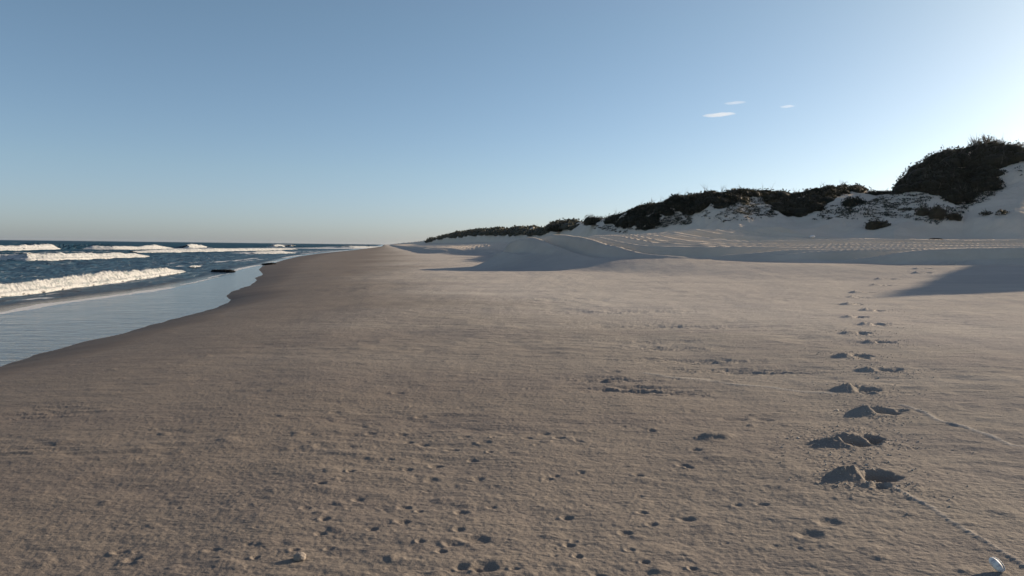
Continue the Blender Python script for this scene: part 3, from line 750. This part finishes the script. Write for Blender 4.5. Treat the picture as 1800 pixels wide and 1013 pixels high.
# candidate sand points on the dunes with their areas
i0, i1 = np.searchsorted(RS, [50, 1500]); jj0, jj1 = np.searchsorted(AZ, [math.radians(-10.5), math.radians(40)])
cx_, cy_, cz_ = X[i0:i1, jj0:jj1:3].ravel(), Y[i0:i1, jj0:jj1:3].ravel(), Z[i0:i1, jj0:jj1:3].ravel()
cq_ = MK['q'][i0:i1, jj0:jj1:3].ravel(); crc = (R - MK['rc'])[i0:i1, jj0:jj1:3].ravel()
car = (R[i0:i1, jj0:jj1:3] * np.gradient(RS)[i0:i1, None]).ravel()
ok = (cq_ > 0.02) & (crc < 5)
cx_, cy_, cz_, cq_, car = cx_[ok], cy_[ok], cz_[ok], cq_[ok], car[ok]
CP = np.stack([cx_, cy_, cz_], 1); cpx, cpy = project(CP)
def scatter(polys, n, wob=4.0, gap=9.0):
    jx = cpx + wob * perlin(cx_ * .8, cy_ * .8, 340) * 2; jy = cpy + wob * perlin(cx_ * .8 + 40, cy_ * .8, 341) * 1.3
    m = np.zeros(len(cx_), bool)
    for p in polys: m |= in_poly(jx, jy, p)
    idx = np.nonzero(m)[0]
    idx = idx[perlin(cx_[idx] * .33 + 7, cy_[idx] * .33, 345) < gap]
    if not len(idx): return np.zeros((0, 3))
    w = car[idx] / car[idx].sum()
    return CP[rng.choice(idx, size=n, replace=True, p=w)]
BIG = [[(1581, 340), (1600, 310), (1622, 285), (1671, 255), (1735, 235), (1830, 240), (1830, 281), (1800, 281), (1762, 287), (1753, 317), (1740, 330), (1722, 337), (1714, 353), (1666, 353), (1640, 340), (1622, 332), (1595, 335)]]
RIDGE = [[(1071, 380), (1092, 364), (1143, 350), (1225, 336), (1295, 322), (1351, 322), (1401, 335), (1478, 318), (1525, 326), (1519, 336), (1483, 338), (1453, 357), (1417, 378), (1376, 380), (1360, 365), (1345, 350), (1330, 342), (1316, 342), (1305, 360), (1293, 367), (1275, 362), (1260, 352), (1237, 361), (1220, 378), (1200, 370), (1185, 374), (1162, 389), (1143, 401), (1120, 401), (1092, 398), (1073, 392)]]
FARP = [[(752, 426), (765, 416), (800, 406), (870, 396), (950, 398), (990, 384), (1015, 390), (1015, 402), (985, 406), (950, 412), (900, 414), (860, 412), (800, 417), (765, 422), (752, 428)]]
parts = []
for p in scatter(BIG, 460, 5.0, .27):
    s = rng.uniform(.35, .8) + .7 * rng.random() ** 3; parts += dome(p - [0, 0, .15], s * 1.15, s * 1.15, s * rng.uniform(.7, 1.0), 130, .12)
v_, f_ = join(parts); tag(mesh_obj('dune_thicket', v_, f_, M_LEAF, smooth=False), 'dense dark scrub covering the crest and face of the tallest dune', 'scrub', kind='stuff')
parts = []
for p in scatter(RIDGE, 1500, 5.0, .25):
    s = .82 * (rng.uniform(.32, .7) + .5 * rng.random() ** 3); parts += dome(p - [0, 0, .15], s * 1.2, s * 1.2, s * rng.uniform(.65, .95), 80, .12)
v_, f_ = join(parts); tag(mesh_obj('ridge_thicket', v_, f_, M_LEAF, smooth=False), 'dark wind-clipped scrub along the long dune ridge', 'scrub', kind='stuff')
parts = []
for p in scatter(FARP, 560, 1.5, .02):
    s = rng.uniform(.5, 1.1) * (1 + p[1] / 400); parts += dome(p - [0, 0, .15], s * 1.3, s * 1.3, s * .7, 26, .20 * (1 + p[1] / 400))
v_, f_ = join(parts); tag(mesh_obj('distant_scrub', v_, f_, M_TUFT, smooth=False), 'low grey-green scrub on the far dunes beyond the ridge', 'scrub', kind='stuff')  # lighter creeper leaves put the distance haze into the scrub colour
def tube(P, r0_, r1_, k=5):
    P = np.array(P, float); n = len(P); V = []
    for i, p in enumerate(P):
        d = P[min(i + 1, n - 1)] - P[max(i - 1, 0)]; d /= np.linalg.norm(d)
        a = np.cross(d, [0.3, 0.9, 0.2]); a /= np.linalg.norm(a); b = np.cross(d, a); r = r0_ + (r1_ - r0_) * i / (n - 1)
        for q in range(k):
            an = 2 * np.pi * q / k; V.append(p + r * (math.cos(an) * a + math.sin(an) * b))
    return np.array(V), grid_faces(n, k, True)
# dead twigs poking out of the scrub
parts = []
for poly, n in ((BIG, 70), (RIDGE, 60)):
    for p in scatter(poly, n):
        e = np.array([rng.normal(0, .35), rng.normal(-.2, .35), rng.uniform(.55, 1.05)])
        m_ = e * .55 + rng.normal(0, .08, 3)
        parts.append(tube([p, p + m_, p + e], .028, .008, 4))
        for q in range(3):
            e2 = e + rng.normal(0, .25, 3); parts.append(tube([p + m_, p + (m_ + e2) * .5 + rng.normal(0, .04, 3), p + e2], .014, .005, 3))
v_, f_ = join(parts); tag(mesh_obj('dead_twigs', v_, f_, M_BARK), 'bare grey twigs poking out of the dark dune scrub', 'twigs', kind='stuff')

# sparse creepers on the open sand faces
SPARSE = [([[(1481, 362), (1560, 345), (1600, 336), (1640, 342), (1632, 362), (1615, 378), (1590, 386), (1540, 384), (1480, 372)]], 520), ([[(1180, 378), (1225, 372), (1215, 392), (1160, 402), (1120, 404), (1150, 395)]], 200),
          ([[(1300, 356), (1318, 342), (1332, 344), (1362, 368), (1370, 382), (1290, 378), (1275, 366)]], 260), ([[(1420, 380), (1460, 362), (1500, 365), (1500, 384), (1430, 388)]], 80), ([[(1660, 366), (1722, 336), (1770, 330), (1720, 360), (1680, 380)]], 120),
          ([[(1785, 285), (1830, 285), (1830, 325), (1790, 310)]], 40), ([[(1020, 392), (1095, 397), (1130, 404), (1100, 410), (1040, 402)]], 110), ([[(1225, 372), (1290, 370), (1350, 385), (1240, 392)]], 50), ([[(1590, 380), (1660, 372), (1700, 384), (1640, 396)]], 40)]
parts = []
for polys, n in SPARSE:
    for p in scatter(polys, n):
        s = rng.uniform(.10, .30); parts += dome(p - [0, 0, .03], s * 1.6, s, s * .6, 16, .07, core=False)
v_, f_ = join(parts); tag(mesh_obj('creeping_plants', v_, f_, M_TUFT, smooth=False), 'thin straggling creepers dotted over the bare dune faces', 'ground cover', kind='stuff')

def dune_point(px, py):
    return hit(px, py, 45.0, 900.0)
def bush(px, py, w_px, h_px, label, mat=M_LEAF, dens=1.0, name='dune_bush', twigs=6, cat='bush', leaf=.085):
    p = dune_point(px, py); dpt = p[1]
    w = w_px / F * dpt; h = h_px / F * dpt
    root = empty(name, p - np.array([0, 0, .08])); tag(root, label, cat)
    lobes = []
    nl = max(3, int(w / .7)); o = np.zeros(3)
    for k in range(nl):
        fx = (k + .5) / nl - .5; hh = h * (1 - 1.1 * fx * fx) * rng.uniform(.8, 1.05)
        lobes += dome(np.array([fx * w * .82, rng.normal(0, .12 * w), 0]), w / nl * 1.0, max(w / nl, .35 * w), hh, int(260 * dens * max(.4, w / nl)), leaf, core=dens > .8)
    v, f = join(lobes); mesh_obj('foliage', v, f, mat, root, smooth=False)
    tw = []
    for k in range(twigs):
        a = rng.uniform(0, 2 * np.pi); e = np.array([math.cos(a) * w * .33, math.sin(a) * w * .2, h * rng.uniform(.75, 1.12)])
        q1 = e * np.array([.35, .35, .5]) + rng.normal(0, .04, 3)
        tw.append(tube([o, q1, e], .035, .008, 4))
        for b_ in range(2):
            e2 = e + rng.normal(0, .18, 3) * min(1, w); tw.append(tube([q1 * .5 + e * .5, (q1 + e2) * .5 + rng.normal(0, .03, 3), e2], .015, .005, 4))
    v, f = join(tw); mesh_obj('branches', v, f, M_BARK, root)
    return root
bush(1501, 360, 42, 17, 'rounded dark bush alone on the open sand slope under the ridge scrub')
bush(1542, 400, 38, 18, 'low brownish bush at the dune foot beside the tyre tracks', M_DRY)
bush(1640, 378, 46, 20, 'wide brown bush hanging below the thicket of the tallest dune', M_DRY)
bush(1676, 384, 20, 13, 'small upright brown bush on bare sand below the tallest thicket', M_DRY)
bush(1734, 377, 18, 8, 'flat straggly tuft between two other low plants on the bare dune foot', M_TUFT, .5, twigs=3)
bush(1762, 376, 24, 10, 'pale grey straggly shrub low on the bare sand face nearest the photo edge', M_TUFT, .5, twigs=3)
bush(1047, 391, 42, 15, 'domed dark bush standing apart where the long ridge ends')
bush(985, 403, 58, 14, 'broad flat-topped clump of scrub beyond the domed bush')
bush(1546, 342, 44, 10, 'low bush on the saddle between the long ridge and the tallest dune')
for k, (px, py, w, h) in enumerate([(1668, 280, 30, 17), (1690, 270, 32, 20), (1714, 264, 28, 22), (1736, 262, 34, 25), (1756, 264, 28, 20), (1778, 268, 32, 18), (1797, 270, 30, 20)]):
    bush(px, py, w, h, 'ragged twiggy shrub standing against the sky on the tallest dune', M_LEAF, .40, 'crest_shrub', 22, 'shrub', .085)['group'] = 'shrubs along the tallest crest'

# ------------------------------------------------------------------ rocks, shells, small things
def lump(name, c, rx, ry, rz, mat, label, cat, amp=.2, flat_=0.0, rot=0.0, seed=1.0, freq=1.6, pw=1.0, pitch=0.0, group=None, n=(40, 22)):
    t_, p_ = np.meshgrid(np.linspace(0, 2 * np.pi, n[0], endpoint=False), np.linspace(0.02, np.pi - .02, n[1]), indexing='xy')
    d = np.stack([np.sin(p_) * np.cos(t_), np.sin(p_) * np.sin(t_), np.cos(p_)], -1)
    d = np.sign(d) * np.abs(d) ** pw
    k = 1 + amp * (perlin(d[..., 0] * freq * rx / min(rx, rz) * .5 + seed, d[..., 1] * freq + d[..., 2] * 1.7, 350) + .5 * perlin(d[..., 0] * freq * 3 + seed, d[..., 1] * freq * 3 - d[..., 2] * 4, 351))
    v = d * k[..., None] * np.array([rx, ry, rz])
    if pitch: v[..., 2] += v[..., 0] * pitch
    f = grid_faces(n[1], n[0], True)[:, ::-1]
    o = mesh_obj(name, v.reshape(-1, 3), f, mat); o.location = c; o.rotation_euler = (0, 0, rot)
    return tag(o, label, cat, group)
p = flat(391, 478, SEA); lump('rock', (p[0], p[1], SEA + .035), .68, .40, .11, M_ROCK, 'long flat black rock lying in the shallow water', 'rock', .42, rot=.08, seed=4.2, pw=.5, freq=2.4, n=(80, 40))
p = flat(472, 466, SEA); lump('rock', (p[0], p[1], SEA + .05), .55, .38, .13, M_ROCK, 'shorter black rock at the edge of the water nearer the dry sand', 'rock', .45, rot=-.1, seed=8.9, pw=.55, pitch=.10, freq=2.2, n=(80, 40))
p = hit(1179, 449, 20, 70); lump('stone', (p[0], p[1], surf(p[0], p[1]) + .05), .13, .11, .10, M_STONE, 'small dark stone on the berm edge beside the tyre tracks', 'stone', .3, seed=2.2)
p = hit(527, 985); lump('pebble', (p[0], p[1], surf(p[0], p[1]) + .012), .030, .026, .022, M_PEBBLE, 'small sand-coloured pebble casting a shadow on the dark near sand', 'pebble', .25, seed=6.2)
p = hit(1645, 426, 25, 90); lump('seaweed_clump', (p[0], p[1], surf(p[0], p[1]) + .05), .55, .35, .12, M_WEED, 'low dark heap of dried seaweed between the tyre tracks', 'seaweed', .5, seed=7.7, freq=4)
p = hit(1427, 432, 25, 90); lump('shell_piece', (p[0], p[1], surf(p[0], p[1]) + .10), .20, .14, .11, M_WHITE, 'tiny white piece of shell among the tyre tracks', 'shell', .3, seed=3.7)

# the white shell by the corner of the frame: egg-shaped whorl with a long lip
def seashell():
    p = hit(1751, 1006); z0 = surf(p[0], p[1])
    root = empty('seashell', (p[0], p[1], z0 + .030)); tag(root, 'glossy white egg-shaped seashell lying on the sand with a long dark shadow', 'seashell')
    m, nt, out = new_mat('glossy_shell'); g = G(nt)
    tc = g.n('ShaderNodeTexCoord').outputs['Object']
    mp = g.n('ShaderNodeMapping'); mp.inputs['Scale'].default_value = (30, 30, 75); g.link(tc, mp.inputs['Vector'])
    nz = g.noise(mp.outputs[0], 1.0, 4, .6)
    c = g.ramp(nz, [(.36, (.46, .42, .42)), (.5, (.84, .78, .69)), (.62, (.90, .85, .76))])
    g.link(g.bsdf(c, .5, None, **{'Specular IOR Level': .3}), out.inputs['Surface'])
    nt_, npz = 64, 40
    t_, u = np.meshgrid(np.linspace(0, 2 * np.pi, nt_), np.linspace(0.0, 1, npz), indexing='ij')
    zz = (u - .5) * .078
    prof = np.sqrt(np.clip(1 - (2 * u - 1) ** 2, 0.0004, 1)) * (1 + .16 * (u - .5))
    sp = 1 - .22 * t_ / (2 * np.pi)                     # the whorl rolls inward under its own lip
    r_ = .0235 * prof * sp
    vv = np.stack([r_ * np.cos(t_), r_ * np.sin(t_) * 1.0, zz], -1)
    body = mesh_obj('whorl', vv.reshape(-1, 3), grid_faces(nt_, npz), m, root)
    so = body.modifiers.new('thickness', 'SOLIDIFY'); so.thickness = .0016
    lip_v, lip_f = tube([(.0238 * math.sqrt(max(1 - (2 * q - 1) ** 2, .0004)) * (1 + .16 * (q - .5)) + .0008, .0006, (q - .5) * .078) for q in np.linspace(.04, .96, 24)], .0022, .0018, 8)
    mesh_obj('lip', lip_v, lip_f, m, root)
    # lie down, long axis away from the camera and a little to the left, propped up at the far end
    root.rotation_euler = Matrix.Rotation(math.radians(22), 3, 'Z').to_4x4().to_euler()
    M = Matrix.Rotation(math.radians(20), 4, 'Z') @ Matrix.Rotation(math.radians(-58), 4, 'X') @ Matrix.Rotation(math.radians(-40), 4, 'Z')
    root.rotation_euler = M.to_euler()
seashell()

# crumbs of damp sand thrown out by the walker's feet
cc = []
for k, p in enumerate(trail_pts):
    n = int(150 if p[1] < 12 else 60)
    for q in range(n):
        rr_ = abs(random.gauss(0, .28)) + .1; a = random.uniform(0, 2 * math.pi); x, y = p[0] + rr_ * math.cos(a) - .05, p[1] + rr_ * math.sin(a)
        cc.append((x, y, surf(x, y) + .002, random.uniform(.002, .0065) * (1 + .02 * p[1]) * (1.8 if random.random() < .04 else 1)))
cc = np.array(cc)
v_, f_ = blobs(cc[:, :3], cc[:, 3])
M_CRUMB = M_SAND
tag(mesh_obj('sand_crumbs', v_, f_, M_CRUMB, attrs={'wet_dark': np.zeros(len(v_)), 'pale': np.zeros(len(v_)), 'loose': np.zeros(len(v_))}), 'loose crumbs of sand kicked out around the deep footprints', 'sand', kind='stuff')

# ------------------------------------------------------------------ two far walkers
def person(px, py, depth, hgt, lean, label):
    c = at_depth(px, py, depth); z = ground(c[0], depth)
    J = {'pelvis': (0, 0, .53), 'chest': (.01, 0, .74), 'neck': (.015, 0, .84), 'head': (.02, 0, .90), 'crown': (.02, 0, .97),
         'sl': (0, .10, .81), 'el': (-.03, .14, .64), 'hl': (.05, .15, .49), 'sr': (0, -.10, .81), 'er': (.03, -.14, .64), 'hr': (.09, -.15, .50),
         'kl': (.07, .05, .28), 'al': (.02, .05, .04), 'tl': (.10, .05, .015), 'kr': (-.02, -.05, .28), 'ar': (-.13, -.05, .05), 'tr': (-.06, -.05, .015)}
    Rd = {'pelvis': .085, 'chest': .09, 'neck': .032, 'head': .052, 'crown': .045, 'sl': .04, 'el': .03, 'hl': .022, 'sr': .04, 'er': .03, 'hr': .022, 'kl': .042, 'al': .026, 'tl': .022, 'kr': .042, 'ar': .026, 'tr': .022}
    E = [('pelvis', 'chest'), ('chest', 'neck'), ('neck', 'head'), ('head', 'crown'), ('chest', 'sl'), ('sl', 'el'), ('el', 'hl'), ('chest', 'sr'), ('sr', 'er'), ('er', 'hr'),
         ('pelvis', 'kl'), ('kl', 'al'), ('al', 'tl'), ('pelvis', 'kr'), ('kr', 'ar'), ('ar', 'tr')]
    ks = list(J); me = bpy.data.meshes.new('person')
    me.from_pydata([tuple(np.array(J[k]) * hgt) for k in ks], [(ks.index(a), ks.index(b)) for a, b in E], [])
    o = bpy.data.objects.new('person', me); COL.objects.link(o); me.materials.append(M_CLOTH)
    o.modifiers.new('skin', 'SKIN'); sv = me.skin_vertices[0].data
    for i, k in enumerate(ks): sv[i].radius = (Rd[k] * hgt, Rd[k] * hgt * .9)
    sv[0].use_root = True
    o.modifiers.new('subd', 'SUBSURF').render_levels = 1
    o.location = (c[0], depth, z); o.rotation_euler = (0, 0, lean)
    tag(o, label, 'person', 'people walking far along the beach')
person(648.5, 434.5, 420, 1.75, 1.9, 'taller dark figure walking far along the waterline')
person(645.6, 435.5, 415, 1.25, 1.7, 'shorter dark figure beside the taller one on the far waterline')

# ------------------------------------------------------------------ clouds
def cloud(px, py, w_px, h_px, tilt, label, dens):
    dist = 9000.0; c = at_depth(px, py, dist); w = w_px / F * dist / 2; h = h_px / F * dist / 2
    m, nt, out = new_mat('thin_cloud'); g = G(nt)
    pv = g.n('ShaderNodeVolumePrincipled'); pv.inputs['Color'].default_value = (1, 1, 1, 1); pv.inputs['Density'].default_value = dens; pv.inputs['Anisotropy'].default_value = .45
    g.link(pv.outputs[0], out.inputs['Volume'])
    n = (48, 24)
    t_, p_ = np.meshgrid(np.linspace(0, 2 * np.pi, n[0], endpoint=False), np.linspace(0.02, np.pi - .02, n[1]), indexing='xy')
    xx = np.cos(p_); rr_ = np.sin(p_) ** 1.4
    mid = .35 * h * np.sin(xx * 2.2) + .25 * h * perlin(xx * 2.2 + px, xx * 0, 360)
    v = np.stack([xx * w, rr_ * np.cos(t_) * w * .45, rr_ * np.sin(t_) * h * (1 + .35 * perlin(xx * 4 + px, t_ * 0, 361)) + mid + xx * w * tilt], -1)
    o = mesh_obj('cloud', v.reshape(-1, 3), grid_faces(n[1], n[0], True), m); o.location = c
    tag(o, label, 'cloud')
cloud(1264, 202, 60, 6.0, .035, 'longest thin white cloud streak, slightly tilted', .0035)
cloud(1292, 181, 40, 4.4, .03, 'thin faint cloud wisp directly above the longest streak', .0022)
cloud(1384, 187.5, 27, 4.6, 0.0, 'short white cloud dash standing apart toward the tall dune', .0028)

# ------------------------------------------------------------------ sea haze
def haze(density):
    m, nt, out = new_mat('sea_haze'); g = G(nt)
    pv = g.n('ShaderNodeVolumePrincipled'); pv.inputs['Color'].default_value = (0.93, 0.96, 1.0, 1); pv.inputs['Density'].default_value = density; pv.inputs['Anisotropy'].default_value = 0.55
    g.link(pv.outputs[0], out.inputs['Volume'])
    a, b, z0, z1 = -9300.0, 9300.0, float(Z.min()) - 1.0, 20.0
    v = np.array([(x, y, z) for z in (z0, z1) for x, y in ((a, a), (b, a), (b, b), (a, b))])
    f = np.array([(3, 2, 1, 0), (4, 5, 6, 7), (0, 1, 5, 4), (1, 2, 6, 5), (2, 3, 7, 6), (3, 0, 4, 7)])
    tag(mesh_obj('haze', v, f, m, smooth=False), kind='stuff')
haze(0.00003)

# ------------------------------------------------------------------ light, sky, camera
w = bpy.data.worlds.new('World'); scene.world = w; w.use_nodes = True
nt = w.node_tree; bg = nt.nodes['Background']
sky = nt.nodes.new('ShaderNodeTexSky'); sky.sky_type = 'NISHITA'; sky.sun_disc = False
sky.sun_elevation = SUN_EL; sky.sun_rotation = SUN_AZ; sky.altitude = 1200; sky.air_density = 0.9; sky.dust_density = 2.0; sky.ozone_density = 1.0
gw = G(nt)                                                     # sea air: cooler toward the horizon than the clear-sky model
sep = gw.n('ShaderNodeSeparateXYZ'); gw.link(gw.n('ShaderNodeTexCoord').outputs['Generated'], sep.inputs[0])
gam = gw.n('ShaderNodeGamma'); gam.inputs['Gamma'].default_value = 0.87; gw.link(sky.outputs[0], gam.inputs['Color'])
tint = gw.ramp(sep.outputs[2], [(0.0, (0.82, 0.92, 1.13)), (0.10, (0.88, 0.995, 1.02)), (0.30, (0.89, 1.02, 0.96)), (0.6, (1.0, 0.955, 0.91))])
nt.links.new(gw.mix(1.0, gw.mix(1.0, gam.outputs[0], tint, 'MULTIPLY'), (1.04, 1.04, 1.14), 'MULTIPLY'), bg.inputs['Color'])
bg.inputs['Strength'].default_value = 0.099
ld = bpy.data.lights.new('sun', 'SUN'); ld.energy = 5.0; ld.angle = math.radians(0.5); ld.color = (1.0, 0.82, 0.62)
lo = bpy.data.objects.new('sun', ld); COL.objects.link(lo)
sd = Vector((-math.sin(SUN_AZ) * math.cos(SUN_EL), -math.cos(SUN_AZ) * math.cos(SUN_EL), -math.sin(SUN_EL)))
lo.rotation_euler = sd.to_track_quat('-Z', 'Y').to_euler(); lo.location = (40, 20, 40)

cd_ = bpy.data.cameras.new('camera'); cam = bpy.data.objects.new('camera', cd_); COL.objects.link(cam)
cd_.sensor_width = 36; cd_.lens = 36 * F / 1800; cd_.clip_start = 0.05; cd_.clip_end = 80000
M = Matrix.Identity(4)
for i in range(3):
    M[i][0] = rgt[i]; M[i][1] = upv[i]; M[i][2] = -fwd[i]
M[0][3], M[1][3], M[2][3] = 0, 0, EYE
cam.matrix_world = M; scene.camera = cam
vs = scene.view_settings; vs.view_transform = 'Standard'; vs.look = 'None'; vs.exposure = 0.5; vs.gamma = 1.0; vs.use_curve_mapping = False
scene.cycles.use_denoising = True
scene.cycles.max_bounces = 6; scene.cycles.volume_bounces = 1
